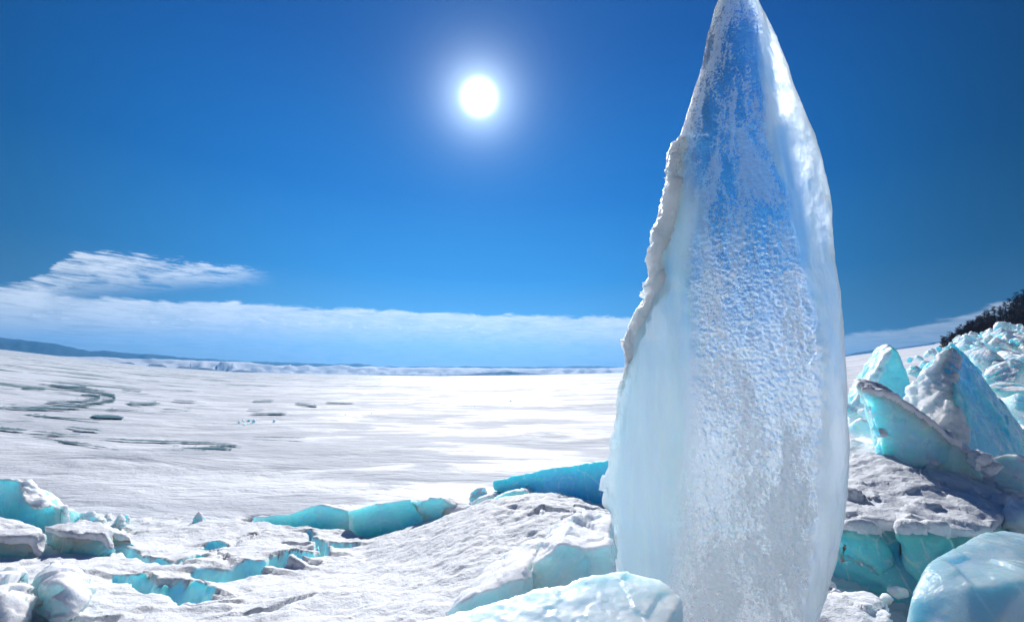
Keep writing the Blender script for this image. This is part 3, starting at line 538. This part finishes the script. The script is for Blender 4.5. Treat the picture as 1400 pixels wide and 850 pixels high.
for (px, py, w_, h_, Y_, mt, nm, lb, ct) in [
    (1227, 806, 15, 11, 2.75, 'rubble', 'ice_chip', 'bright broken ice chip in the gap under the turquoise face', 'ice chip'),
    (1212, 818, 9, 8, 2.7, 'pale', 'ice_chip', 'small wet ice chip below the bright broken one', 'ice chip'),
    (1335, 627, 20, 13, 3.7, 'snow', 'snow_lump', 'rounded snow lump at the lower end of the leaning slab', 'snow lump'),
    (1357, 640, 14, 10, 3.65, 'snow', 'snow_lump', 'small snow lump wedged right of the rounded one', 'snow lump'),
    (1385, 645, 27, 30, 3.8, 'rubble', 'ice_block', 'rumpled snow-crusted block under the blue boulder at the right border', 'ice block'),
    (1392, 702, 26, 30, 3.2, 'rubble', 'ice_block', 'snowy block above the smooth corner boulder', 'ice block'),
    (1182, 585, 26, 17, 5., 'rubble', 'ice_block', 'rounded snow-dusted block between the shard and the leaning slab', 'ice block'),
    (1180, 608, 34, 13, 4.6, 'pale', 'ice_slab', 'flat pale slab lying under the snow-dusted block', 'ice slab'),
    (1168, 560, 18, 16, 5.5, 'blue', 'ice_block', 'small blue block at the foot of the thick tilted slab', 'ice block'),
    (1190, 563, 16, 9, 5.3, 'rubble', 'ice_block', 'narrow snowy block tucked behind the leaning slab', 'ice block'),
    (1252, 510, 12, 12, 7.5, 'blue', 'ice_block', 'small blue block seen between tilted slab and blue boulder', 'ice block'),
    (1268, 500, 10, 9, 8.5, 'rubble', 'ice_block', 'small white block behind the frosted peak', 'ice block')]:
    r_ = random.Random(int(px*7+py)); pts = []
    for k in range(16):
        a = r_.uniform(0, 2*math.pi); b = r_.uniform(-1, 1); c = math.sqrt(1-b*b); e = r_.uniform(.85, 1.1)
        q = P(px+w_*c*math.cos(a)*e, py-h_*b*e, Y_); q = q+np.array([0, math.sin(a)*c*(w_/F*Y_)*.9, 0]); pts.append(q)
    chunk(nm, [hull(pts)], M[mt], lb, ct, None, max(.008, w_/F*Y_/11), 1, w_/F*Y_*.16, 1.1/(w_/F*Y_), w_/F*Y_*.05, 2/(w_/F*Y_), int(px))

def child_chunk(par, *a):
    o = chunk(*a); o.parent = par; o.location = np.array(o.location)-np.array(par.location)
child_chunk(r2, 'frost_crust', [hull([(1300, 470, 4.85), (1284, 482, 4.75), (1261, 503, 4.7), (1235, 545, 4.7), (1222, 600, 4.6), (1250, 640, 4.3), (1282, 640, 4.05), (1300, 560, 4.25), (1312, 500, 4.7), (1314, 480, 4.85), (1290, 560, 4.9)]), hull([(1295, 545, 4.3), (1315, 560, 4.3), (1325, 600, 4.3), (1300, 640, 4.1), (1275, 620, 4.1), (1300, 590, 4.6)])], M['rime'], None, None, None, .018, 1, .05, 5, .03, 12, 53)
child_chunk(r1, 'snow_face', [hull([(1211, 481, 6.), (1220, 474, 6.), (1222, 482, 5.95), (1184, 545, 5.95), (1172, 575, 5.95), (1160, 595, 6.), (1158, 560, 6.), (1178, 530, 6.), (1190, 520, 6.5)])], M['snow_soft'], None, None, None, .02, 1, .02, 5, .012, 12, 51)
# rubble prototypes, copied along the right shore
def rubble_proto(seed, flat):
    r_ = random.Random(seed); pts = []
    for sx in (-1, 1):
        for sy in (-1, 1):
            for sz_ in (-1, 1): pts.append(np.array([sx*.85*r_.uniform(.6, 1.1), sy*.65*r_.uniform(.6, 1.1), sz_*flat*r_.uniform(.5, 1.)]))
    pts.append(np.array([1.1, r_.uniform(-.4, .4), 0.])); pts.append(np.array([r_.uniform(-.4, .4), .85, flat*.4]))
    V, N, Fq = solidify([hull(pts)], .05, 0); g_ = np.random.default_rng(seed)
    for _ in range(6):
        n_ = g_.normal(size=3); n_ /= np.linalg.norm(n_); q_ = V@n_; o_ = np.quantile(q_, g_.uniform(.93, .985)); V = V-np.maximum(0, q_-o_)[:, None]*n_*.98
    V = V+N*(facets(V*1.6, seed)*.07+fbm(V*6, seed, 4)*.02)[:, None]
    return V, Fq
protos = []
for k in range(9):
    V, Fq = rubble_proto(100+k, (.22, .5, .75)[k % 3]); me = bpy.data.meshes.new('ice_block'); me.from_pydata(V.tolist(), [], Fq); me.shade_flat(); me.materials.append(M['rubble' if k % 3 else 'blue']); protos.append(me)
def put(px, py, w_, Y_, k, label, group, rx=None, sz=1., name='ice_block', cat='ice block'):
    o = bpy.data.objects.new(name, protos[k]); col.objects.link(o); s = w_/F*Y_*math.hypot(1, (px-700)/F)*.8
    o.location = P(px, py, Y_); o.scale = (s, s, s*sz); o.rotation_euler = rx or (rnd.uniform(-1.3, 1.3), rnd.uniform(-1.3, 1.3), rnd.uniform(0, 6.28)); tag(o, label, cat, group); return o
mids = [(1366, 482, 26, 8.5, 3, (.15, .1, .3), 'shaded slab lying flat below the shore heap'), (1388, 492, 20, 8., 1, (.3, -.2, 1), 'blue-edged slab under the heap at the right border'), (1350, 497, 20, 7.6, 2, (.5, .7, .2), 'upright blue block right of the frosted peak'),
        (1372, 513, 22, 7., 0, (.2, -.7, .2), 'deep blue wedge leaning left, right of the blue boulder'), (1396, 508, 22, 7.2, 5, (.2, .3, 2.), 'snow-topped block above the pale flat slab at the right border'), (1392, 534, 30, 6.3, 3, (.1, -.15, .5), 'pale flat snow slab at the right border'),
        (1398, 560, 26, 6., 4, (.4, .2, 1.), 'broken white block below the pale flat slab'), (1402, 590, 28, 5.8, 6, (.2, .4, 3), 'grey-blue block low beside the blue boulder at the right border'), (1335, 486, 14, 8.2, 7, (.4, .3, 2.2), 'white block directly behind the frosted peak, on its right'),
        (1322, 468, 12, 10., 8, (.2, .4, 1.2), 'small white block at the left end of the shore heap'), (1371, 452, 10, 15, 2, (.1, .1, .4), 'pointed white spire topping the shore heap')]
for (px, py, w_, Y_, k, rx, lb) in mids: put(px, py, w_, Y_, k, lb, None, rx, 1.6 if 'spire' in lb else 1.)
for i in range(190):
    t = rnd.random(); px = 1305+t**.8*150; yt = np.interp(px, [1300, 1320, 1345, 1365, 1400, 1450], [470, 461, 453, 447, 448, 440]); u = rnd.random()**.8
    py = yt+u*(np.interp(px, [1300, 1340, 1400, 1450], [6, 24, 30, 60])); Y_ = 20-11*u; put(px, py, rnd.uniform(3.2, 7)*(1+.9*u), Y_, rnd.randrange(9), 'broken block of white and blue ice piled in the heap along the right shore', 'ice blocks heaped along the right shore')
for (px, py, w_) in [(327, 578, 3), (333, 576, 4), (341, 575, 5), (347, 577, 4), (375, 576, 3.2), (335, 580, 3)]:
    h = hit(px, py); put(px, py-1, w_*.8, h[1], rnd.randrange(9), 'small ice lump of the little cluster out on the lake snow', 'ice lumps out on the lake')
for (px, py, w_) in [(472, 568, 4), (508, 566, 3.5), (545, 563, 1.5), (649, 556, 2), (698, 549, 3), (682, 550, 2)]:
    h = hit(px, py); put(px, py-.5, w_*.7, h[1], rnd.randrange(9), 'tiny dark speck of ice rubble on the glaring lake in mid distance', 'specks of rubble on the lake', sz=.5)
for (px, py, w_) in [(1243, 492, 4), (1256, 489, 5), (1268, 484, 6), (1275, 481, 5), (1285, 478, 5)]:
    put(px, py, w_, 30, rnd.randrange(9), 'small ice block on the shore edge left of the frosted peak', 'shore edge ice blocks')

# ------------------------------------------------------------------ the tall shard
def shard():
    Lp = np.array([(-26, 1008), (-12, 988), (10, 978), (50, 966), (90, 960), (130, 948), (160, 938), (185, 931), (197, 921), (230, 915), (270, 908), (300, 904), (330, 895), (355, 889), (380, 891), (410, 881), (440, 867), (465, 857), (500, 854), (540, 847), (590, 841), (620, 833), (660, 828), (688, 828), (705, 836), (720, 839), (770, 840), (800, 841), (850, 845), (900, 850), (950, 856), (1000, 862)], float)
    Rp = np.array([(-26, 1012), (-12, 1032), (20, 1048), (50, 1061), (90, 1080), (145, 1101), (190, 1115), (240, 1128), (290, 1136), (350, 1140), (410, 1147), (460, 1153), (520, 1159), (600, 1161), (680, 1160), (740, 1150), (790, 1137), (850, 1118), (900, 1098), (950, 1072), (1000, 1045)], float)
    Kp = np.array([(-26, 1011), (0, 1018), (50, 1035), (150, 1054), (250, 1070), (350, 1087), (430, 1106), (520, 1112), (600, 1116), (680, 1112), (760, 1098), (850, 1078), (1000, 1020)], float)
    th = math.radians(26); e = np.array([math.sin(th), math.cos(th), 0]); D = 2.2
    ys = np.concatenate([np.linspace(-25.5, -10, 8), np.linspace(-8, 1000, 620)]); n = 400; V = []; PX = []
    def at(x, y):
        d = ray(x, y); return d/(d@e)*D+EYE
    fr = np.arange(n)/n
    for y in ys:
        a, b, k = np.interp(y, Lp[:, 0], Lp[:, 1]), np.interp(y, Rp[:, 0], Rp[:, 1]), np.interp(y, Kp[:, 0], Kp[:, 1]); W = np.linalg.norm(at(b, y)-at(a, y)); sc = min(1, (W/.75))**.8; ks = (k-a)/(b-a)
        ang = fr*2*math.pi; s = .5-.5*np.cos(ang)                       # 0 left .. 1 right
        front = ang < math.pi
        r_ = s/ks; f1 = -.13*(1-(1-np.clip(r_, 0, 1))**2.)*1.; f2 = -.13*np.clip((1-s)/(1-ks), 0, 1)**.62
        df = np.where(s < ks, f1, f2)-.03*np.sin(math.pi*s)**.5; db = .19*np.sin(math.pi*s)**.55
        dep = np.where(front, df, db)*sc
        xs_ = a+(b-a)*s
        pl = np.array([at(xx, y) for xx in (a, b)]); base = pl[0]+(pl[1]-pl[0])*s[:, None]
        V.append(base+e[None]*dep[:, None]); PX.append(np.stack([xs_, np.full(n, y), front*1., (s-ks)], 1))
    V = np.concatenate(V); PX = np.concatenate(PX); m_ = len(ys); i = np.arange(m_*n).reshape(m_, n); nx = np.roll(i, -1, 1)
    Fq = np.stack([i[:-1], i[1:], nx[1:], nx[:-1]], -1).reshape(-1, 4)
    N = vnormals(V, Fq); c0 = V.mean(0)
    if ((V-c0)*N).sum() < 0: Fq = Fq[:, ::-1]; N = -N
    x, y, sk = PX[:, 0], PX[:, 1], PX[:, 3]; wob = fbm(V*[3, 3, 1.5], 60, 4)*22
    kx = np.interp(y, Kp[:, 0], Kp[:, 1])+wob*.9; lx = np.interp(y, Lp[:, 0], Lp[:, 1])
    milkR = sm(-6, 10, x-kx)*sm(-60, 20, y)
    bl_ = np.interp(y, [0, 100, 200, 300, 400, 500, 600, 700, 850, 1000], [960, 965, 950, 965, 955, 972, 968, 950, 925, 900])+wob*1.2
    leftm = 1-sm(-25, 30, x-bl_); leftm = leftm*sm(150, 330, y+wob*2)
    crys = (1-milkR)*(1-leftm)*sm(240, 470, y+wob*3+(x-1000)*-.35)
    clear = np.clip(1-milkR-leftm-crys, 0, 1)
    amp = .0025*clear+.006*crys+.003*milkR
    d = fbm(V*[22, 22, 9], 61, 4)*amp+np.abs(fbm(V*[48, 48, 30], 62, 3))*(crys*.013+clear*.003)+fbm(V*[14, 14, 7], 75, 3)*crys*.008+fbm(V*[7, 7, 1.2], 63, 4)*.014*np.maximum(leftm, .4)+fbm(V*2.2, 66, 3)*.011*sm(-26, 120, y)
    F1, F2, c = worley(V*[16, 16, 7], 64); d += np.clip(F1-.3, 0, .4)*(-.012)*milkR*sm(.5, .8, fbm(V*[4, 4, 2], 65)+.5)*sm(300, 400, y)
    # ragged left edge and the broken rim down the ridge
    le = np.exp(-((x-lx)/14)**2)*sm(150, 200, y); d += le*(fbm(V*[12, 12, 7], 67, 4)*.016+facets(V*[14, 14, 9], 74)*.012+np.exp(-((y-685)/22)**2)*.02)
    rg = np.exp(-((x-kx)/9)**2)*sm(380, 470, y); d += rg*(fbm(V*[35, 35, 20], 68, 4)*.016)
    V = V+N*d[:, None]
    # close the top and the buried foot
    Fl = Fq.tolist(); Fl.append(list(range(n))); Fl.append(list(range(m_*n-1, (m_-1)*n-1, -1)))
    org = np.array([V[:, 0].mean(), V[:, 1].mean(), V[:, 2].min()])
    T = NT('clear_frosted_ice'); pos = T.geo('Position'); a_m, a_c, a_l = T.attr('milky'), T.attr('crystal'), T.attr('leftmilk')
    fine = T.noise(T.mapping(pos, (1, 1, .7)), 55., 6, .75); mid = T.noise(T.mapping(pos, (1.3, 1.3, .32), (0, .5, 0)), 24., 6, .65, .5); cell = T.vor(pos, 60.); low = T.noise(T.mapping(pos, (1, 1, .3)), 5., 5, .6, .5)
    hh = T.math('ADD', T.math('MULTIPLY', fine, .5), T.math('ADD', T.math('MULTIPLY', mid, 1.3), T.math('MULTIPLY', cell, .5)))
    n_gl = T.bump(hh, T.mr(a_c, 0., 1., .4, 1.), .026)
    glass = T.pr((.86, .955, 1.), T.mr(fine, .35, .7, .02, .12), n_gl, trans=1., ior=1.31)
    streak = T.noise(T.mapping(pos, (1.2, 1.2, .12), (0, .12, 0)), 9., 6, .6, .6)
    n_m = T.bump(T.math('ADD', T.math('MULTIPLY', low, 1.), T.math('ADD', T.math('MULTIPLY', fine, .10), T.math('MULTIPLY', streak, .5))), .4, .03)
    milk = T.pr(T.mixc(T.mr(streak, .35, .65), (.58, .77, .93), (.86, .94, 1.)), .22, n_m, sss=1., rad=(.5, .8, 1.), ssc=.35, spec=.6)
    mg = T.pr((.88, .965, 1.), T.mr(streak, .35, .65, .3, .5), n_m, trans=1., ior=1.31)
    milk2 = T.mixs(T.mr(streak, .35, .65, .6, .35), milk, mg)
    frost = T.pr((.96, .985, 1.), .3, n_gl, sss=1., rad=(.7, .9, 1), ssc=.45, spec=1.)
    rough_g = T.pr((.86, .955, 1.), .5, n_gl, trans=1., ior=1.31)
    frost = T.mixs(.25, frost, rough_g)
    grit = T.noise(pos, 120., 3, .7)
    spk = T.mr(T.math('ADD', T.math('ADD', T.math('MULTIPLY', fine, .45), T.math('ADD', T.math('MULTIPLY', mid, .35), T.math('MULTIPLY', grit, .4))), T.math('MULTIPLY', T.math('SUBTRACT', low, .5), .9)), .575, .645)
    ffac = T.math('MULTIPLY', spk, T.mr(a_c, 0., 1., .30, .75))
    core = T.mixs(ffac, T.mixs(T.mr(a_c, 0., 1., .08, .3), glass, rough_g), frost)
    mk = T.math('MULTIPLY', T.math('MAXIMUM', a_m, a_l), T.mr(a_m, 0., 1., 1., .92), True)
    # the far side, met from within, is a plain rough boundary of the same ice
    inner = T.pr((.97, .99, 1.), T.math('MAXIMUM', .06, T.math('MAXIMUM', T.math('MULTIPLY', T.math('MAXIMUM', a_m, a_l), .42), T.math('MULTIPLY', a_c, T.mr(T.noise(T.mapping(pos, (1, 1, .5), (0, .35, 0)), 11., 5, .65, .6), .40, .60, .05, .50)))), T.bump(mid, .3, .01), trans=1., ior=1.31)
    sh = T.mixs(T.geo('Backfacing'), T.mixs(mk, core, milk2), inner)
    o = mesh_from('ice_shard', V, Fl, T.end(sh), origin=org)
    setattr_(o, 'milky', milkR); setattr_(o, 'crystal', crys); setattr_(o, 'leftmilk', leftm)
    tag(o, 'tall tapering shard of clear and frosted ice standing upright in the snow', 'ice shard')
    # snow crust that clings to the left edge
    yy = np.linspace(186, 585, 280); cv = []; m2 = 48; t = np.arange(m2)/m2*2*math.pi
    for y_ in yy:
        k = min(1, (y_-184)/12, (587-y_)/150); w_ = np.interp(y_, [186, 230, 300, 360, 430, 500, 560, 620, 655, 690, 722], [10, 13, 13, 12, 10, 9, 6, 4, 8, 12, 6])*k+.6; c_ = at(np.interp(y_, Lp[:, 0], Lp[:, 1])+w_*.75, y_); rr = w_/F*D*1.0
        cv.append(c_+np.stack([np.cos(t)*math.cos(th)*rr, -np.cos(t)*math.sin(th)*rr, 0*t], 1)+e[None]*(np.sin(t)*rr*2.1)[:, None]+e*.03)
    cv = np.concatenate(cv); q = len(yy); i = np.arange(q*m2).reshape(q, m2); nx = np.roll(i, -1, 1); f2 = np.stack([i[:-1], i[1:], nx[1:], nx[:-1]], -1).reshape(-1, 4); N = vnormals(cv, f2)
    cc = np.repeat(cv.reshape(q, m2, 3).mean(1), m2, 0)
    if ((cv-cc)*N).sum() < 0: f2 = f2[:, ::-1]; N = -N
    kk = np.repeat(np.minimum(1, np.minimum((yy-184)/20, (587-yy)/120)), m2); cv = cv+N*((fbm(cv*45, 70, 4)*.007+facets(cv*[16, 16, 10], 71)*.022+fbm(cv*[7, 7, 5], 73, 3)*.018-.004)*kk)[:, None]
    mesh_from('snow_crust', cv, f2, M['rime'], parent=o, origin=org)
shard()

# ------------------------------------------------------------------ far shore
def strip(name, prof, D, mat, label, base_px=3., relief=.25, depth=.12, seed=1, kind='structure', fine=4., cat=None, jag=0.):
    pr = np.array(prof, float); xs = np.arange(pr[0, 0], pr[-1, 0]+.1, fine); yt = np.interp(xs, pr[:, 0], pr[:, 1])
    nz = fbm(np.stack([xs*.05, 0*xs+seed, 0*xs], 1), seed, 4)*jag; yt = yt+nz
    yb = np.interp(xs, [h[0] for h in HZ], [h[1] for h in HZ])+base_px; yt = np.minimum(yt, yb-.2)
    rows = 9; V = []
    for j in range(rows):
        t = j/(rows-1)
        for i_, x_ in enumerate(xs):
            d = ray(x_, yb[i_]); dh = math.hypot(d[0], d[1]); k = D*(1-depth*(1-t)); b = d/dh*k+EYE; tp = ray(x_, yt[i_]); zt = tp[2]/math.hypot(tp[0], tp[1])*D+H; zb = d[2]/dh*D*(1-depth)+H-D*.0005
            V.append([b[0], b[1], zb+(zt-zb)*(t**1.1)])
    V = np.array(V); hgt = V[:, 2]-V[:len(xs), 2].repeat(1).tolist()[0]; r_ = fbm(V/(D*.02), seed+3, 4); tt = np.repeat(np.arange(rows)/(rows-1), len(xs)); zr = np.tile(V[-len(xs):, 2]-V[:len(xs), 2], rows); V[:, 2] += r_*relief*zr*np.sin(math.pi*tt)
    bk = V[-len(xs):].copy(); bk[:, :2] *= 1.06; bk[:, 2] = V[:len(xs), 2]-D*.002; V = np.concatenate([V, bk]); n = len(xs); i = np.arange((rows+1)*n).reshape(rows+1, n)
    f = np.stack([i[:-1, :-1], i[:-1, 1:], i[1:, 1:], i[1:, :-1]], -1).reshape(-1, 4); o = mesh_from(name, V, f, mat); tag(o, label, cat, None, kind); return o
strip('mountain_range', [(-500, 452), (-120, 454), (0, 461), (32, 465), (74, 470), (119, 479.5), (141, 479), (180, 483), (206, 484), (244, 488), (289, 491), (341, 494), (386, 495), (450, 497.5), (490, 497), (522, 501), (625, 501), (644, 500), (689, 501.7), (770, 501), (818, 500), (850, 502), (1000, 500), (1154, 486), (1193, 478), (1227, 476), (1258, 472), (1292, 465), (1330, 458), (1400, 450), (1700, 440)], 5200, M['mount'],
      'long low blue mountain range beyond the lake', 2., .35, .15, 3, jag=1.2)
strip('snow_hills', [(-500, 470), (0, 482), (60, 486), (106, 487.5), (135, 487.5), (173, 490), (225, 491), (276, 493), (341, 495), (373, 500), (392, 498.5), (405, 501), (419, 498.5), (431, 501.5), (448, 500), (464, 498.5), (483, 501.5), (509, 500.3), (535, 502.5), (593, 502), (657, 503), (721, 503.5), (818, 503), (1000, 500), (1154, 488), (1230, 479), (1292, 468.5), (1400, 454)], 3800, M['dune'],
      'low white snow hills along the far shore', 3., .5, .1, 5, jag=.8)
for nm, pts, dd in [('island', [(455, 513), (458, 511.5), (528, 511.5), (600, 513), (645, 511), (673, 508.5), (695, 507), (712, 509), (735, 511), (762, 513), (790, 513.2)], 3300), ('island', [(158, 496.5), (165, 495), (178, 495), (186, 498)], 3000), ('island', [(198, 500), (208, 497.5), (220, 498), (228, 501)], 3000), ('island', [(238, 503), (246, 500.5), (266, 502), (285, 503), (300, 506.5)], 2900), ('island', [(312, 508), (325, 505.5), (338, 506.5), (350, 508.8)], 2900), ('island', [(1145, 489), (1156, 486.5), (1166, 486.5), (1180, 486)], 3300)]:
    lb = {455: 'longest dark low island under the sun', 158: 'smallest dark islet, leftmost below the blue range', 198: 'second dark islet from the left below the blue range', 238: 'long dark islet, third from the left', 312: 'fourth dark islet from the left, nearest the middle', 1145: 'short dark islet between the shard and the tilted slab'}[pts[0][0]]
    strip(nm, pts, dd, M['island'], lb, 1., .3, .03, int(pts[0][0]), 'structure', 1.5, None)

# wooded hill on the right
HP = [(1284, 473), (1300, 468), (1320, 461), (1340, 452), (1360, 440), (1380, 427), (1400, 413), (1440, 392), (1500, 375), (1600, 345)]
def hill():
    xs = np.arange(1284, 1600, 3.); V = []; rows = 14; px_ = [h[0] for h in HP]; py_ = [h[1] for h in HP]
    for j in range(rows):
        t = j/(rows-1)
        for x_ in xs:
            yt = np.interp(x_, px_, py_); yb = np.interp(x_, [1284, 1400, 1600], [476, 462, 452]); V.append(P(x_, yb+(yt-yb)*t, 150+110*t)+[0, 0, (rnd.random()-.5)*.8])
    V = np.array(V); n = len(xs); bk = V[-n:].copy(); bk[:, 1] += 80; bk[:, 2] -= 40; fr = V[:n].copy(); fr[:, 1] -= 2; fr[:, 2] -= 8; V = np.concatenate([fr, V, bk]); i = np.arange((rows+2)*n).reshape(rows+2, n)
    f = np.stack([i[:-1, :-1], i[:-1, 1:], i[1:, 1:], i[1:, :-1]], -1).reshape(-1, 4); tag(mesh_from('hill', V, f, M['forest_floor']), 'dark wooded hillside rising behind the ice heap', None, None, 'structure')
hill()
def tree_proto(seed):
    r_ = random.Random(seed); bm = bmesh.new(); hh = 1.
    def limb(a, b, ra, rb, sides=6):
        a, b = Vector(a), Vector(b); d = (b-a).normalized(); u = d.orthogonal().normalized(); v = d.cross(u); A = []; B = []
        for k in range(sides):
            t = k/sides*6.283; w_ = u*math.cos(t)+v*math.sin(t); A.append(bm.verts.new(a+w_*ra)); B.append(bm.verts.new(b+w_*rb))
        for k in range(sides): bm.faces.new([A[k], A[(k+1) % sides], B[(k+1) % sides], B[k]])
    limb((0, 0, -.05), (r_.uniform(-.03, .03), 0, .5), .028, .018); limb((0, 0, .5), (r_.uniform(-.04, .04), r_.uniform(-.04, .04), .97), .018, .004)
    tips = []
    for k in range(22):
        z = r_.uniform(.22, .95); a = r_.uniform(0, 6.283); L = (.30*(1.05-z)+.05)*r_.uniform(.6, 1.25); e_ = Vector((math.cos(a)*L, math.sin(a)*L, z+L*r_.uniform(.1, .6))); limb((0, 0, z), e_, .008, .002, 4); tips.append((Vector((0, 0, z)), e_))
    t_ = bpy.data.meshes.new('trunk'); bm.to_mesh(t_); bm.free(); t_.materials.append(M['bark'])
    bm = bmesh.new()
    for a, b in tips:
        for k in range(26):
            c = a.lerp(b, r_.uniform(.35, 1.08))+Vector((r_.gauss(0, .028), r_.gauss(0, .028), r_.gauss(0, .022))); s = r_.uniform(.010, .024); u = Vector((r_.gauss(0, 1), r_.gauss(0, 1), r_.gauss(0, 1))).normalized(); v = u.orthogonal().normalized()
            bm.faces.new([bm.verts.new(c+u*s), bm.verts.new(c-u*s*.5+v*s*.8), bm.verts.new(c-u*s*.5-v*s*.8)])
    c_ = bpy.data.meshes.new('crown'); bm.to_mesh(c_); bm.free(); c_.materials.append(M['needles']); return t_, c_
TP = [tree_proto(300+k) for k in range(5)]
def tree(p, h, k, label):
    e_ = bpy.data.objects.new('tree', None); col.objects.link(e_); e_.location = p; e_.scale = (h, h, h); e_.rotation_euler[2] = rnd.uniform(0, 6.28); e_.empty_display_size = .1; tag(e_, label, 'tree', 'trees on the hill at the right')
    for nm, me in zip(('trunk', 'crown'), TP[k]): o = bpy.data.objects.new(nm, me); col.objects.link(o); o.parent = e_
for i in range(295):
    px = 1288+rnd.random()**.85*170; t = rnd.random()
    yt = np.interp(px, [h[0] for h in HP], [h[1] for h in HP]); yb = np.interp(px, [1284, 1400, 1600], [476, 462, 452]); Yd = 150+110*t
    tree(P(px, yb+(yt-yb)*t+.6, Yd), rnd.uniform(13, 20)/F*Yd*1.25*np.interp(px, [1288, 1330], [.6, 1.]), rnd.randrange(5), 'dark reddish-brown winter tree in the wood on the right-hand hill')

# ------------------------------------------------------------------ air
def haze():
    bpy.context.view_layer.update()
    bm = bmesh.new(); bmesh.ops.create_cube(bm, size=1); me = bpy.data.meshes.new('haze'); bm.to_mesh(me); bm.free(); o = bpy.data.objects.new('haze', me); col.objects.link(o)
    lo = -10.; hi = max((q.matrix_world @ Vector(c_)).z for q in SC.objects if q.type == 'MESH' and q is not o for c_ in q.bound_box)+5; o.scale = (14000, 14000, hi-lo); o.location = (0, 0, (hi+lo)/2); T = NT('haze'); v = T.n('ShaderNodeVolumePrincipled'); v.inputs['Color'].default_value = (.10, .47, 1, 1); v.inputs['Density'].default_value = HAZE; v.inputs['Anisotropy'].default_value = .45
    T.t.links.new(v.outputs[0], T.out.inputs['Volume']); me.materials.append(T.m); tag(o, 'thin blue air over the lake', None, None, 'stuff')
HAZE = 1.3e-4
haze()

# ------------------------------------------------------------------ render settings
SC.render.engine = 'CYCLES'; c = SC.cycles
c.use_denoising = True; c.max_bounces = 10; c.transmission_bounces = 8; c.transparent_max_bounces = 8; c.volume_bounces = 0; c.glossy_bounces = 3; c.diffuse_bounces = 3; c.sample_clamp_indirect = 6; c.caustics_reflective = False; c.caustics_refractive = True; c.blur_glossy = .5
try: c.denoiser = 'OPENIMAGEDENOISE'
except Exception: pass
SC.view_settings.view_transform = 'Standard'; SC.view_settings.look = 'None'; SC.view_settings.exposure = .45; SC.view_settings.gamma = 1
